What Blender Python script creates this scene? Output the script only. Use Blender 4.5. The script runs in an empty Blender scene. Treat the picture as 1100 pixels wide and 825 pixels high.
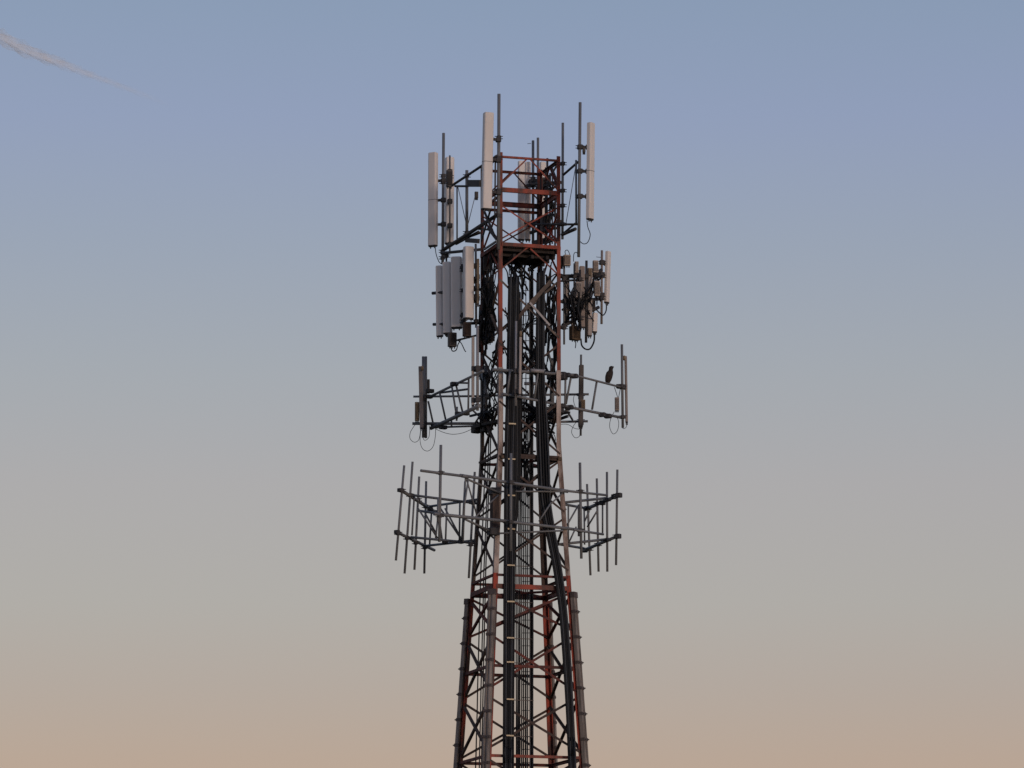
import bpy, math, random
from mathutils import Vector
random.seed(7)
R = math.radians
S = bpy.context.scene
C = S.collection

# ------------------------------------------------------------------ camera
D = 86.0            # metres from the camera to the tower's axis
FPX = 4300.0        # focal length in photo pixels
PITCH = R(10.12)
CAMZ = 1.6
cam = bpy.data.objects.new('camera', bpy.data.cameras.new('camera'))
C.objects.link(cam)
cam.location = (0, -D, CAMZ)
cam.rotation_euler = (R(90) + PITCH, 0, 0)
cam.data.sensor_width = 36
cam.data.lens = 36 * FPX / 1100
cam.data.clip_start = 0.5
cam.data.clip_end = 40000
S.camera = cam

# ------------------------------------------------------------------ sky and sun
SUN_EL, SUN_AZ = 3.0, 148.0          # degrees; azimuth clockwise from +Y, sun low behind the viewer's right shoulder
w = bpy.data.worlds.new('World'); S.world = w; w.use_nodes = True
nt = w.node_tree; nt.nodes.clear()
def lin(c): return tuple(((v/255+.055)/1.055)**2.4 if v > 10 else v/255/12.92 for v in c)
out = nt.nodes.new('ShaderNodeOutputWorld'); bg = nt.nodes.new('ShaderNodeBackground')
sky = nt.nodes.new('ShaderNodeTexSky'); sky.sky_type = 'NISHITA'; sky.sun_disc = False
sky.sun_elevation = R(SUN_EL); sky.sun_rotation = R(SUN_AZ); sky.dust_density = 2.0
sc = nt.nodes.new('ShaderNodeVectorMath'); sc.operation = 'SCALE'; sc.inputs['Scale'].default_value = 0.05
nt.links.new(sky.outputs[0], sc.inputs[0])
tc = nt.nodes.new('ShaderNodeTexCoord'); sep = nt.nodes.new('ShaderNodeSeparateXYZ')
nt.links.new(tc.outputs['Generated'], sep.inputs[0])
mr = nt.nodes.new('ShaderNodeMapRange'); mr.inputs['From Min'].default_value = -0.05; mr.inputs['From Max'].default_value = 1.0
nt.links.new(sep.outputs['Z'], mr.inputs['Value'])
rp = nt.nodes.new('ShaderNodeValToRGB'); nt.links.new(mr.outputs[0], rp.inputs[0])
SKY = [(825, (168,147,140)), (740, (161,148,147)), (650, (157.5,152,154)), (520, (155,150.5,157)), (400, (147,149.5,161)),
       (260, (136.5,144.5,166)), (130, (129,139.5,171.5)), (0, (122,137,166))]
stops = [(-0.05, (120,100,90)), (0.0, (155,126,112)), (0.04, (166,143,130))]
stops += [(math.sin(PITCH + math.atan((412.5-y)/FPX)), c) for y, c in SKY]
stops += [(0.45, (112,124,152)), (1.0, (84,98,130))]
el = rp.color_ramp.elements
while len(el) > 1: el.remove(el[-1])
for i, (z, c) in enumerate(stops):
    pos = (z+0.05)/1.05
    e = el[0] if i == 0 else el.new(pos)
    e.position = pos; e.color = (*lin(c), 1)
add = nt.nodes.new('ShaderNodeVectorMath'); add.operation = 'ADD'
nt.links.new(sc.outputs[0], add.inputs[0]); nt.links.new(rp.outputs[0], add.inputs[1])
nt.links.new(add.outputs[0], bg.inputs[0]); bg.inputs[1].default_value = 1.0
nt.links.new(bg.outputs[0], out.inputs[0])

sl = bpy.data.lights.new('sun', 'SUN'); sl.energy = 1.1; sl.color = (1.0, 0.81, 0.70); sl.angle = R(12)
so = bpy.data.objects.new('sun', sl); C.objects.link(so)
sd = Vector((math.sin(R(SUN_AZ))*math.cos(R(SUN_EL)), math.cos(R(SUN_AZ))*math.cos(R(SUN_EL)), math.sin(R(SUN_EL))))
so.rotation_euler = sd.to_track_quat('Z', 'Y').to_euler()
so.location = (30, -60, 40)
S.view_settings.view_transform = 'Standard'; S.view_settings.look = 'None'
S.view_settings.exposure = 0; S.view_settings.gamma = 1

# ------------------------------------------------------------------ helpers
K = 0.0203          # metres per photo pixel at the tower
X0 = 9 * K
cp, sp_ = math.cos(PITCH), math.sin(PITCH)
def W(px, py, Y=0.0):
    "world point seen at photo pixel (px,py) at depth Y (metres behind the tower's axis)"
    x = (px-550)/FPX; u = (412.5-py)/FPX
    d = Vector((x, cp - u*sp_, sp_ + u*cp))
    return Vector((0, -D, CAMZ)) + d * ((Y + D)/d.y)
def zc(py): return W(559, py, 0).z

def mat(name, col, rough=0.6, metal=0.0, var=0.25, scale=6.0, col2=None, thr=None, bump=0.0, spec=0.3, stretch=.35):
    m = bpy.data.materials.new(name); m.use_nodes = True
    n = m.node_tree; b = n.nodes['Principled BSDF']
    b.inputs['Roughness'].default_value = rough; b.inputs['Metallic'].default_value = metal
    b.inputs['Specular IOR Level'].default_value = spec
    g = n.nodes.new('ShaderNodeNewGeometry')
    nz = n.nodes.new('ShaderNodeTexNoise'); nz.inputs['Scale'].default_value = scale
    nz.inputs['Detail'].default_value = 6; nz.inputs['Roughness'].default_value = 0.65
    mp = n.nodes.new('ShaderNodeMapping'); mp.inputs['Scale'].default_value = (1, 1, stretch)
    n.links.new(g.outputs['Position'], mp.inputs[0]); n.links.new(mp.outputs[0], nz.inputs['Vector'])
    r = n.nodes.new('ShaderNodeValToRGB')
    c2 = col2 or tuple(v*(1-var*1.6) for v in col)
    lo, hi = thr or (0.32, 0.68)
    r.color_ramp.elements[0].position = lo; r.color_ramp.elements[0].color = (*c2, 1)
    r.color_ramp.elements[1].position = hi; r.color_ramp.elements[1].color = (*col, 1)
    n.links.new(nz.outputs['Fac'], r.inputs[0]); n.links.new(r.outputs[0], b.inputs['Base Color'])
    if bump:
        bp = n.nodes.new('ShaderNodeBump'); bp.inputs['Strength'].default_value = bump; bp.inputs['Distance'].default_value = 0.01
        n.links.new(nz.outputs['Fac'], bp.inputs['Height']); n.links.new(bp.outputs[0], b.inputs['Normal'])
    return m
M = dict(
    galv   = mat('galvanised_steel', (.20,.205,.215), .6, .1, .15, 2.5),
    galvl  = mat('galvanised_steel_light', (.34,.33,.34), .55, .2, .15, 3),
    dark   = mat('dark_steel', (.06,.058,.062), .65, .1, .2, 4),
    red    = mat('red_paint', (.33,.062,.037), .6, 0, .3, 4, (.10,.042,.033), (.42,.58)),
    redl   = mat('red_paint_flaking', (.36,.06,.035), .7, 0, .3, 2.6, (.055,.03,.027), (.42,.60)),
    redd   = mat('red_paint_weathered_shaded', (.17,.04,.03), .7, 0, .3, 6, (.045,.022,.02), (.38,.62)),  # darker red; also carries the shade of left, far and rear members as colour
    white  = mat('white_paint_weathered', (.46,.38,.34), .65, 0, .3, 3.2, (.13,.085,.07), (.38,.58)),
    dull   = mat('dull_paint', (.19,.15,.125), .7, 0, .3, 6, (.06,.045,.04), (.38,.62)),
    brown  = mat('rusty_shaded_steel', (.10,.07,.06), .8, 0, .4, 8, (.04,.028,.025)),  # also colours the far leg's white band, its shade included
    sleeve = mat('sleeve_steel', (.30,.26,.235), .65, 0, .3, 11, (.085,.075,.07), (.33,.62), stretch=.08),
    sleeved= mat('sleeve_band_steel', (.13,.105,.10), .7, 0, .3, 11),
    radome = mat('radome_plastic', (.77,.725,.695), .5, 0, .1, 2.5, (.67,.62,.585), (.25,.6), stretch=.5),
    radomeg= mat('radome_grey', (.80,.755,.725), .5, 0, .1, 2.5, (.70,.655,.62), (.25,.6), stretch=.5),
    slim   = mat('slim_radome', (.30,.25,.225), .55, 0, .15, 4),
    cap    = mat('end_cap', (.05,.045,.045), .6),
    radio  = mat('radio_casting', (.46,.39,.34), .6, 0, .15, 5),
    radiod = mat('radio_casting_dark', (.10,.09,.088), .6, 0, .2, 7),
    pale   = mat('pale_weathered_plastic', (.40,.355,.33), .6, 0, .15, 5),
    amber  = mat('amber_casting', (.27,.20,.13), .6, 0, .2, 8),
    rust   = mat('rust_brown_box', (.15,.105,.07), .8, 0, .35, 12),
    rubberg= mat('grey_rubber', (.055,.06,.068), .6, 0, .2, 10, spec=.2),
    rubber = mat('black_rubber', (.013,.014,.017), .6, 0, .2, 10, spec=.2),
    clampm = mat('bright_clamp', (.75,.62,.42), .4, .3, .15, 10),
    grate  = mat('grating_steel', (.05,.04,.04), .8, 0, .3, 12),
    conc   = mat('concrete', (.33,.32,.30), .9, 0, .25, 3, bump=.3),
    feather= mat('feathers', (.045,.032,.026), .8, 0, .5, 40, (.012,.011,.012)),
    beak   = mat('beak_horn', (.10,.08,.05), .4),
    grass  = mat('grass_ground', (.07,.08,.035), .95, 0, .4, .4, (.045,.045,.025), bump=.5),
)
def catmull(pts, n=6):
    if len(pts) < 3: return pts
    P = [pts[0]*2-pts[1]] + list(pts) + [pts[-1]*2-pts[-2]]
    o = []
    for i in range(1, len(P)-2):
        a, b, c, d = P[i-1], P[i], P[i+1], P[i+2]
        for j in range(n):
            t = j/n
            o.append(0.5*((2*b) + (c-a)*t + (2*a-5*b+4*c-d)*t*t + (3*b-a-3*c+d)*t*t*t))
    o.append(pts[-1]); return o

class MB:
    def __init__(s): s.v = []; s.f = []; s.m = []; s.sm = []; s.cm = 0
    def face(s, idx, smooth=False): s.f.append(idx); s.m.append(s.cm); s.sm.append(smooth)
    def ring_sweep(s, rings, smooth=True, cap=True):
        n = len(rings[0]); b = len(s.v)
        for r in rings: s.v += r
        for i in range(len(rings)-1):
            for j in range(n):
                a = b+i*n+j; c = b+i*n+(j+1) % n
                s.face([a, c, c+n, a+n], smooth)
        if cap:
            s.face([b+j for j in range(n)][::-1]); e = b+(len(rings)-1)*n
            s.face([e+j for j in range(n)])
    def path(s, pts, r, n=8):
        rings = []; up = None
        for i, p in enumerate(pts):
            t = (pts[min(i+1, len(pts)-1)] - pts[max(i-1, 0)]).normalized()
            if up is None:
                up = Vector((0, 0, 1)) if abs(t.z) < .9 else Vector((1, 0, 0))
            a = (up - t*up.dot(t)).normalized(); bb = t.cross(a); up = a
            rr = r[i] if isinstance(r, (list, tuple)) else r
            rings.append([p + a*math.cos(2*math.pi*k/n)*rr + bb*math.sin(2*math.pi*k/n)*rr for k in range(n)])
        s.ring_sweep(rings)
        return s
    def tube(s, p, q, r, n=10): return s.path([p, q], r, n)
    def prism(s, prof, p, q, ax, ay, smooth=False):
        s.ring_sweep([[c + ax*x + ay*y for x, y in prof] for c in (p, q)], smooth); return s
    def bar(s, p, q, wd, th, side=None):
        "flat bar; wd measured along 'side', th across"
        t = (q-p).normalized()
        side = side or Vector((0, 0, 1))
        a = side - t*side.dot(t)
        if a.length < 1e-4: a = Vector((1, 0, 0)) - t*t.x
        a.normalize(); b = t.cross(a)
        return s.prism([(-wd/2, -th/2), (wd/2, -th/2), (wd/2, th/2), (-wd/2, th/2)], p, q, a, b)
    def angle(s, p, q, a, b, wd, th):
        "L-shaped section with flanges along a and b"
        return s.prism([(0, 0), (wd, 0), (wd, th), (th, th), (th, wd), (0, wd)], p, q, a, b)
    def box(s, c, sx, sy, sz, ang=0.0, bev=0.0):
        ax = Vector((math.cos(ang), math.sin(ang), 0)); ay = Vector((-math.sin(ang), math.cos(ang), 0)); z = Vector((0, 0, 1))
        b = bev or min(sx, sy, sz)*0.12
        def rect(hx, hy, zz):
            o = []
            for x, y in ((-hx, -hy+b), (-hx+b, -hy), (hx-b, -hy), (hx, -hy+b), (hx, hy-b), (hx-b, hy), (-hx+b, hy), (-hx, hy-b)):
                o.append(c + ax*x + ay*y + z*zz)
            return o
        hx, hy, hz = sx/2, sy/2, sz/2
        s.ring_sweep([rect(hx-b*.6, hy-b*.6, -hz), rect(hx, hy, -hz+b*.6), rect(hx, hy, hz-b*.6), rect(hx-b*.6, hy-b*.6, hz)], False)
        return s
    def build(s, name, mats, root, parent=None, **props):
        me = bpy.data.meshes.new(name)
        o0 = root['_o'] if root is not None else (0, 0, 0)
        off = Vector(o0)
        me.from_pydata([tuple(v-off) for v in s.v], [], s.f)
        if not isinstance(mats, (list, tuple)): mats = [mats]
        for m in mats: me.materials.append(M[m] if isinstance(m, str) else m)
        me.polygons.foreach_set('material_index', s.m); me.polygons.foreach_set('use_smooth', s.sm)
        me.update()
        o = bpy.data.objects.new(name, me); C.objects.link(o)
        p = parent or (root['obj'] if root is not None else None)
        if p: o.parent = p
        for k, v in props.items(): o[k] = v
        return o
def thing(name, label, cat, loc, group=None):
    o = bpy.data.objects.new(name, None); C.objects.link(o)
    o.empty_display_size = .2; o.location = loc; o['label'] = label; o['category'] = cat
    if group: o['group'] = group
    return {'obj': o, '_o': tuple(loc)}
def solo(mb, name, mt, loc, label, cat, group=None):
    o = mb.build(name, mt, {'obj': None, '_o': tuple(loc)}) if False else None
    me_root = {'obj': None, '_o': tuple(loc)}
    o = mb.build(name, mt, me_root); o.location = loc
    o['label'] = label; o['category'] = cat
    if group: o['group'] = group
    return o

# ------------------------------------------------------------------ ground
g = MB(); n = 40
def gh(x, y): 
    r = math.hypot(x, y); return -0.25*math.sin(x*.013+1)*math.cos(y*.011)*min(1, max(0, r-120)/200) if r > 120 else 0
xs = [-18000, -9000, -4000, -2000, -1000, -500] + [i*25 for i in range(-12, 13)] + [500, 1000, 2000, 4000, 9000, 18000]
for y in xs:
    for x in xs: g.v.append(Vector((x, y, gh(x, y))))
L = len(xs)
for j in range(L-1):
    for i in range(L-1): g.face([j*L+i, j*L+i+1, (j+1)*L+i+1, (j+1)*L+i], True)
go = g.build('ground', 'grass', None); go['kind'] = 'structure'

# ------------------------------------------------------------------ the tower
U = [Vector((-.469, -.883, 0)), Vector((.883, -.469, 0)), Vector((.469, .883, 0)), Vector((-.883, .469, 0))]  # near, right, far, left
Z480 = zc(480)
def RAD(z): return 0.995 if z > Z480 else 0.995 + 0.0765*(Z480-z)
def LP(i, z, k=1.0): return Vector((X0, 0, z)) + U[i % 4]*RAD(z)*k
TW = thing('lattice_tower', 'tall square lattice tower painted in red and white bands, standing on four concrete footings', 'tower', (X0, 0, 0))
Z_TOP = zc(176); Z_RED = zc(402); Z_RED2 = zc(622); Z_SL = zc(640)
for i in range(4):
    a = (U[(i+1) % 4]-U[i]).normalized(); b = (U[(i-1) % 4]-U[i]).normalized()
    m = MB(); wd = [.088, .088, .095, .08][i]
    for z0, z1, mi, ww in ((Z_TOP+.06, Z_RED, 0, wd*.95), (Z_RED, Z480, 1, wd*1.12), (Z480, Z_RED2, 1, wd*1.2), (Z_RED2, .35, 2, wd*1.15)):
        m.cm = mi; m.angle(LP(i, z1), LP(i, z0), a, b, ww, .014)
    mats = [['red', 'white', 'redl'], ['red', 'white', 'redl'], ['redd', 'brown', 'redl'], ['redd', 'dull', 'redl']][i]  # left and far legs: shade is put into their darker colours
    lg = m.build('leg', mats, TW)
    # stiffening sleeve bolted outside the lower leg
    s_ = MB(); o1 = U[i]; sd_ = Vector((-o1.y, o1.x, 0))
    shp = [(-.079, .0), (-.079, .078), (-.055, .094), (-.024, .094), (-.018, .068), (.018, .068), (.024, .094), (.055, .094), (.079, .078), (.079, .0)][::-1]
    s_.prism(shp, LP(i, .35), LP(i, Z_SL), sd_, o1)
    s_.cm = 1
    zz = Z_SL-.42
    while zz > .6:
        s_.prism([(-.083, -.004), (-.083, .098), (.083, .098), (.083, -.004)][::-1], LP(i, zz-.035), LP(i, zz+.035), sd_, o1)
        for bx in (-.06, .06): s_.tube(LP(i, zz)+o1*.11+sd_*bx, LP(i, zz)+o1*.135+sd_*bx, .014, 6)
        zz -= .55
    s_.prism([(-.085, -.004), (-.085, .100), (.085, .100), (.085, -.004)][::-1], LP(i, Z_SL-.12), LP(i, Z_SL+.006), sd_, o1)
    s_.build('leg_sleeve', ['sleeve', 'sleeved'], TW, lg)
    f_ = MB(); f_.box(Vector(LP(i, 0)) + Vector((0, 0, .17)), .9, .9, .36, math.atan2(a.y, a.x), .04); f_.build('footing', 'conc', TW)
def face_n(i): return (U[i]+U[(i+1) % 4]).normalized()
def strut(i, z, hgt, th, mt, drop=0.0, name='horizontal_strut'):
    m = MB(); p, q = LP(i, z, .985), LP(i+1, z, .985); t = (q-p).normalized()
    m.bar(p+t*.05, q-t*.05, hgt, th, Vector((0, 0, 1)))
    m.bar(p+t*.05-face_n(i)*.03+Vector((0, 0, hgt/2-.004)), q-t*.05-face_n(i)*.03+Vector((0, 0, hgt/2-.004)), .06, .010, face_n(i))
    m.build(name, mt, TW)
def xbrace(i, z0, z1, mt, wd=.036, gus=True):
    m = MB(); nrm = face_n(i)
    e = .07
    for (a, b, off) in ((LP(i, z0+e), LP(i+1, z1-e), .004), (LP(i+1, z0+e), LP(i, z1-e), -.022)):
        t = (b-a).normalized(); pp = nrm.cross(t).normalized()
        a2, b2 = a-nrm*(.02+off)+t*.03, b-nrm*(.02+off)-t*.03
        m.angle(a2, b2, pp, -nrm if off > 0 else -nrm, wd, .008)
    m.build('cross_brace', mt, TW)
def vbrace(i, z0, z1, mt, wd=.032):
    m = MB(); nrm = face_n(i); mid = (LP(i, z1)+LP(i+1, z1))/2
    for a, sgn in ((LP(i, z0+.05), -1), (LP(i+1, z0+.05), 1)):
        b = mid + (LP(i+1, z1)-LP(i, z1)).normalized()*sgn*.03 - nrm*.02
        a = a - nrm*.02
        t = (b-a).normalized(); m.angle(a, b, nrm.cross(t).normalized(), -nrm, wd, .008)
    m.build('knee_brace', mt, TW)
for i in range(4):
    fr = i in (0,)
    r_ = 'red' if i in (0, 1) else 'redd'  # rear sides get the darker red with shade in its colour
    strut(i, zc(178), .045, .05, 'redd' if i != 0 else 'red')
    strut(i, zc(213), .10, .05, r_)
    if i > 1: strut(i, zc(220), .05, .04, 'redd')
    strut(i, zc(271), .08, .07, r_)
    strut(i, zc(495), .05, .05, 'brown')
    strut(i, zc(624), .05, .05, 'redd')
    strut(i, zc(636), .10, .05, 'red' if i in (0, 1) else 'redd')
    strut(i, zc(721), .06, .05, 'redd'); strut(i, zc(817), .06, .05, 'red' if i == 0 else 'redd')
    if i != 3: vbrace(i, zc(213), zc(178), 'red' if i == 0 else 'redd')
    xbrace(i, zc(271), zc(224), r_, .032)
    vbrace(i, zc(303), zc(273), r_)
    nodes = [303, 371, 433, 495, 557, 620]
    for a, b in zip(nodes, nodes[1:]):
        xbrace(i, zc(b), zc(a), {303: 'dull', 371: 'brown'}.get(a, 'brown' if i != 2 else 'dark'), .044)
    low = [zc(638), zc(684), zc(750), zc(815)]
    while low[-1] > 2.2: low.append(low[-1]-1.45)
    low[-1] = .5
    for a, b in zip(low, low[1:]):
        xbrace(i, b, a, 'redd' if a == low[0] or i == 0 and a > zc(700) else 'brown', .052)
# inner horizontal diaphragms
for py in (495, 636):
    m = MB()
    for i in range(2):
        a, b = LP(i, zc(py)-.03*i, .93), LP(i+2, zc(py)-.03*i, .93); m.bar(a, b, .05, .02)
    m.build('plan_brace', 'redd', TW)
# work platform
m = MB(); z = zc(273)
a, b, c_, d_ = [LP(i, z, .97) for i in range(4)]
nb = 26
for k in range(nb):
    t = (k+.5)/nb; m.bar(a.lerp(b, t), d_.lerp(c_, t), .035, .03)
for k in range(7):
    t = (k+.5)/7; m.bar(a.lerp(d_, t)-Vector((0,0,.035)), b.lerp(c_, t)-Vector((0,0,.035)), .03, .09, Vector((0,1,0)))
m.build('platform_grating', 'grate', TW)
m = MB()
for t in (.25, .55, .8):
    m.bar(a.lerp(d_, t)-Vector((0,0,.10)), b.lerp(c_, t)-Vector((0,0,.10)), .10, .06)
    m.bar(a.lerp(b, t)-Vector((0,0,.19)), d_.lerp(c_, t)-Vector((0,0,.19)), .08, .06)
m.build('platform_joist', 'grate', TW)
# climbing ladder inside the tower
lad = MB(); zt, zb = zc(285), .4
YL = .25
xa, xb = W(560.5, 500, YL).x, W(569, 500, YL).x
for x in (xa, xb): lad.bar(Vector((x, YL, zb)), Vector((x, YL, zt)), .025, .035, Vector((1, 0, 0)))
lo = lad.build('ladder', 'galv', TW)
k = 0; zz = zb+.2
rm = MB()
while zz < zt:
    rm.tube(Vector((xa, YL, zz)), Vector((xb, YL, zz)), .008, 6); zz += .28
rm.build('rungs', 'galv', TW, lo)
m = MB()
x = W(565, 500, .2).x
m.tube(Vector((x, .18, .4)), Vector((x, .18, zc(300))), .010, 6); m.build('safety_rail', 'galv', TW)

# ------------------------------------------------------------------ feeder cable bundles
def interp(tab, y):
    for (y0, *a), (y1, *b) in zip(tab, tab[1:]):
        if y <= y1:
            t = max(0, (y-y0)/(y1-y0)); return [p+(q-p)*t for p, q in zip(a, b)]
    return list(tab[-1][1:])
def bundle(label, tab, offs, r, clamps, base, top_jit=8, cat='cable bundle', wdt=None, y0=300):
    # tab rows: photo row, px, Y, spread
    t = thing('feeder_cable_bundle', label, cat, base)
    ys = [tab[0][0]] + [y for y in range(int(tab[0][0])+20, 826, 25)] + [826]
    for j, (ox, oy) in enumerate(offs):
        pts = []
        for y in ys:
            px, Y, spr = interp(tab, y)
            yy = y + (random.uniform(-top_jit, top_jit) if y == ys[0] else 0)
            pts.append(W(px+ox*spr+random.uniform(-.12, .12), yy, Y+oy*.05))
        e = pts[-1]; dz = (pts[-1]-pts[-3]).normalized()
        pts.append(e + dz*((e.z-.25)/abs(dz.z)))
        MB().path(catmull(pts, 3), r, 8).build('cable', 'rubberg' if oy == 0 and j % 3 == 1 else 'rubber', t)
    for y in clamps:
        px, Y, spr = interp(tab, y); m = MB()
        hw = (max(o[0] for o in offs)-min(o[0] for o in offs))*spr/2+1.0
        cx = px + (max(o[0] for o in offs)+min(o[0] for o in offs))*spr/2
        m.bar(W(cx-hw*.35, y, Y-.05-r), W(cx+hw*.95, y+.3, Y-.05-r), .03, .012)
        m.bar(W(cx-hw, y+.5, Y+.10), W(cx+hw, y+.5, Y+.10), .03, .02)
        m.build('cable_clamp', 'clampm', t)
        if y >= 600: MB().bar(W(cx+hw, y+1, Y+.1), W(573, y+1.5, .2), .016, .012).build('cable_stay', 'dull', t)
    return t
offs = [(x, 0) for x in (-5, -3, -1, 1, 3, 5)] + [(x, 1.1) for x in (-4, -2, 0, 2, 4)]
bundle('broad black feeder cable bundle with bright clamps down the front of the tower',
       [(300, 552, -.85, 1.0), (400, 550, -.88, 1.0), (480, 548, -.92, 1.0), (640, 547, -1.1, 1.05), (826, 546, -1.32, 1.0)],
       offs, .023, [455, 493, 532, 568, 607, 646, 685, 711, 751, 790], (W(546, 826, -1.3).x, -1.9, 0))
offs = [(x, 0) for x in (-4, -2, 0, 2, 4)] + [(x, 1.1) for x in (-3, -1, 1, 3)]
bundle('black feeder cable bundle that bends across to the right-hand leg of the tower',
       [(292, 581, -.55, .9), (400, 580, -.65, 1.0), (480, 583, -.7, 1.5), (535, 585, -.72, 1.4), (570, 591, -.74, 1.1), (605, 598, -.76, 1.0),
        (650, 604.5, -.80, .9), (700, 608.5, -.86, .9), (760, 612, -.95, .85), (826, 615, -1.05, .85)],
       offs, .022, [], (W(613, 826, -1).x, -1.4, 0))
bundle('slim pair of black cables running straight down behind the ladder rungs, middle of the tower',
       [(295, 571, .32, 1), (826, 571, .32, 1)], [(-1, 0), (1, 0), (0, 1)], .022, [], (W(571, 826, .3).x, .35, 0))
bundle('two thin grey cables hanging inside the left face of the tower',
       [(470, 524, .15, 1), (620, 518, .2, 1.1), (826, 513, .3, 1.3)], [(-1.6, 0), (1.4, 0), (3.2, 1)], .014, [], (W(513, 826, .3).x, .3, 0))
bundle('short spread of black cables between the bundle and the ladder, upper half of the tower',
       [(330, 560, -.3, 1), (470, 557, -.4, 1), (826, 556, -.45, .4)], [(-3, 0), (0, 0), (2.5, 0)], .014, [], (W(556, 826, -.4).x, -.4, 0))

bundle('row of thin cables beside the ladder rungs, running the height of the tower',
       [(430, 562, .12, 1), (826, 561.5, .12, 1)], [(-3.2, 0), (-1.2, 0), (.9, 0), (3.0, 1), (5.2, 0)], .0155, [], (W(561, 826, .1).x, .1, 0))
bundle('dark brown-black cables pressed against the right side of the main bundle',
       [(310, 556, -.75, .8), (420, 556, -.8, .9), (520, 555.5, -.85, .8), (600, 550, -.95, .45), (826, 548, -1.15, .4)], [(-2.5, 0), (-.5, 0), (1.5, 0), (3.2, 1)], .021, [], (W(551, 826, -1.1).x, -1.6, 0))
# ------------------------------------------------------------------ antennas, radios and mounts
def pole(t, x0, y0, x1, y1, Y, rpx=1.5, mt='galv', clamps=(), name='mounting_pipe', Y1=None):
    p, q = W(x0, y0, Y), W(x1, y1, Y if Y1 is None else Y1)
    o = MB().tube(p, q, rpx*K, 12).build(name, mt, t)
    for cy in clamps:
        k = (cy-y0)/(y1-y0); c = p.lerp(q, k)
        m = MB().box(c, .09, .10, .08, .3)
        m.tube(c+Vector((-.09, -.03, .02)), c+Vector((.09, -.03, .02)), .009, 6)
        m.tube(c+Vector((-.09, .03, -.02)), c+Vector((.09, .03, -.02)), .009, 6)
        m.build('pipe_clamp', 'dark', t, o)
    return o
def rail(t, a, b, rpx=1.4, mt='galv', name='rail'):
    return MB().tube(W(*a), W(*b), rpx*K*1.1, 10).build(name, mt, t)
def beam(t, a, b, hpx=2, dpx=2, mt='galv', name='brace'):
    return MB().bar(W(*a), W(*b), hpx*K, dpx*K).build(name, mt, t)
def panel(label, cx0, y0, cx1, y1, wpx, Y, ang, pole_px=None, brk=(), mt='radome', seam=None, depth=.55, capmt='cap', name='panel_antenna', cat='antenna', group='panel antennas', poleY=None, rows=1):
    """D-shaped radome; ang = facing in degrees, 0 towards the camera, + towards the right"""
    a = R(ang); fr = Vector((math.sin(a), -math.cos(a), 0)); sd_ = Vector((math.cos(a), math.sin(a), 0))
    wm = wpx*K/(abs(math.cos(a))+depth*abs(math.sin(a))); dm = wm*depth
    p, q = W(cx1, y1, Y), W(cx0, y0, Y)
    t = thing(name, label, cat, p, group)
    cr = min(wm, dm)*.34; prof = [(-wm/2, dm/2)]
    for k in range(5):
        th = math.pi/2*k/4; prof.append((-wm/2+cr-math.cos(th)*cr, -dm/2+cr-math.sin(th)*cr))
    for k in range(5):
        th = math.pi/2*k/4; prof.append((wm/2-cr+math.sin(th)*cr, -dm/2+cr-math.cos(th)*cr))
    prof += [(wm/2, dm/2)]
    def sc_(s): return [(x*s, y*s) for x, y in prof]
    up = (q-p).normalized(); m = MB()
    def ring(c, s): return [c + sd_*x - fr*y for x, y in sc_(s)]
    m.ring_sweep([ring(p+up*.02, 1), ring(q-up*.025, 1), ring(q-up*.008, .96), ring(q, .86)], False)
    body = m.build('radome', mt, t)
    if seam:
        k = (seam-y0)/(y1-y0); c = q.lerp(p, k); m = MB(); m.ring_sweep([ring(c-up*.006, 1.025), ring(c+up*.006, 1.025)], False); m.build('joint_band', 'galv', t)
    m = MB(); m.ring_sweep([ring(p-up*.012, .88), ring(p+up*.0195, .985)], False); m.build('end_cap', capmt, t)
    for s_ in (-.25, .25): MB().tube(p+sd_*wm*s_-up*.05, p+sd_*wm*s_-up*.013, .014, 8).build('connector', 'galv', t)
    if pole_px is not None:
        for by in brk:
            k = (by-y0)/(y1-y0); c = q.lerp(p, k) - fr*dm*.5
            e = W(pole_px, by, Y if poleY is None else poleY); e.z = c.z
            dv = e-c; m = MB()
            m.bar(c, e, .055, .05); m.box(e, .11, .11, .10, .2); m.box(c+dv*.12, .09, .07, .11, a)
            m.build('bracket', 'dark', t)
    return t
def radio(label, x0, y0, x1, y1, Y, mt='radio', ang=0.2, name='remote_radio_unit', cat='radio unit', dep=None, group='radio units'):
    c = (W(x0, y0, Y)+W(x1, y1, Y))/2; wm = abs(x1-x0)*K*.85; hm = (W(x0, y0, Y)-W(x0, y1, Y)).z; dm = dep or wm*.7
    t = thing(name, label, cat, (c.x, c.y, c.z-hm/2), group)
    MB().box(c, wm, dm, hm, ang, min(wm, hm)*.07).build('housing', mt, t)
    m = MB(); ax = Vector((math.cos(ang), math.sin(ang), 0)); ay = Vector((-math.sin(ang), math.cos(ang), 0)); n = 6
    for k in range(n):
        o = c + ax*wm*((k+.5)/n-.5)*.86 + ay*(-dm/2-.012)
        m.bar(o-Vector((0, 0, hm*.40)), o+Vector((0, 0, hm*.40)), .008, .03, ax)
    m.build('cooling_fin', mt, t)
    for s_ in (-.3, 0, .3): b = c + ax*wm*s_ - Vector((0, 0, hm/2)); MB().tube(b-Vector((0, 0, .04)), b+Vector((0,0,.004)), .012, 8).build('connector', 'dark', t)
    m = MB(); o = c + ay*(dm/2+.03); m.box(o, wm*.5, .06, hm*.5, ang); m.build('bracket', 'dark', t)
    return t
def cable(label, pts, r=.009, mt='rubber', cat='cable', name='cable', group='loose cables'):
    P = [W(*p) for p in pts]
    return solo(MB().path(catmull(P, 7), r, 8), name, mt, P[0], label, cat, group)

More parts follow.
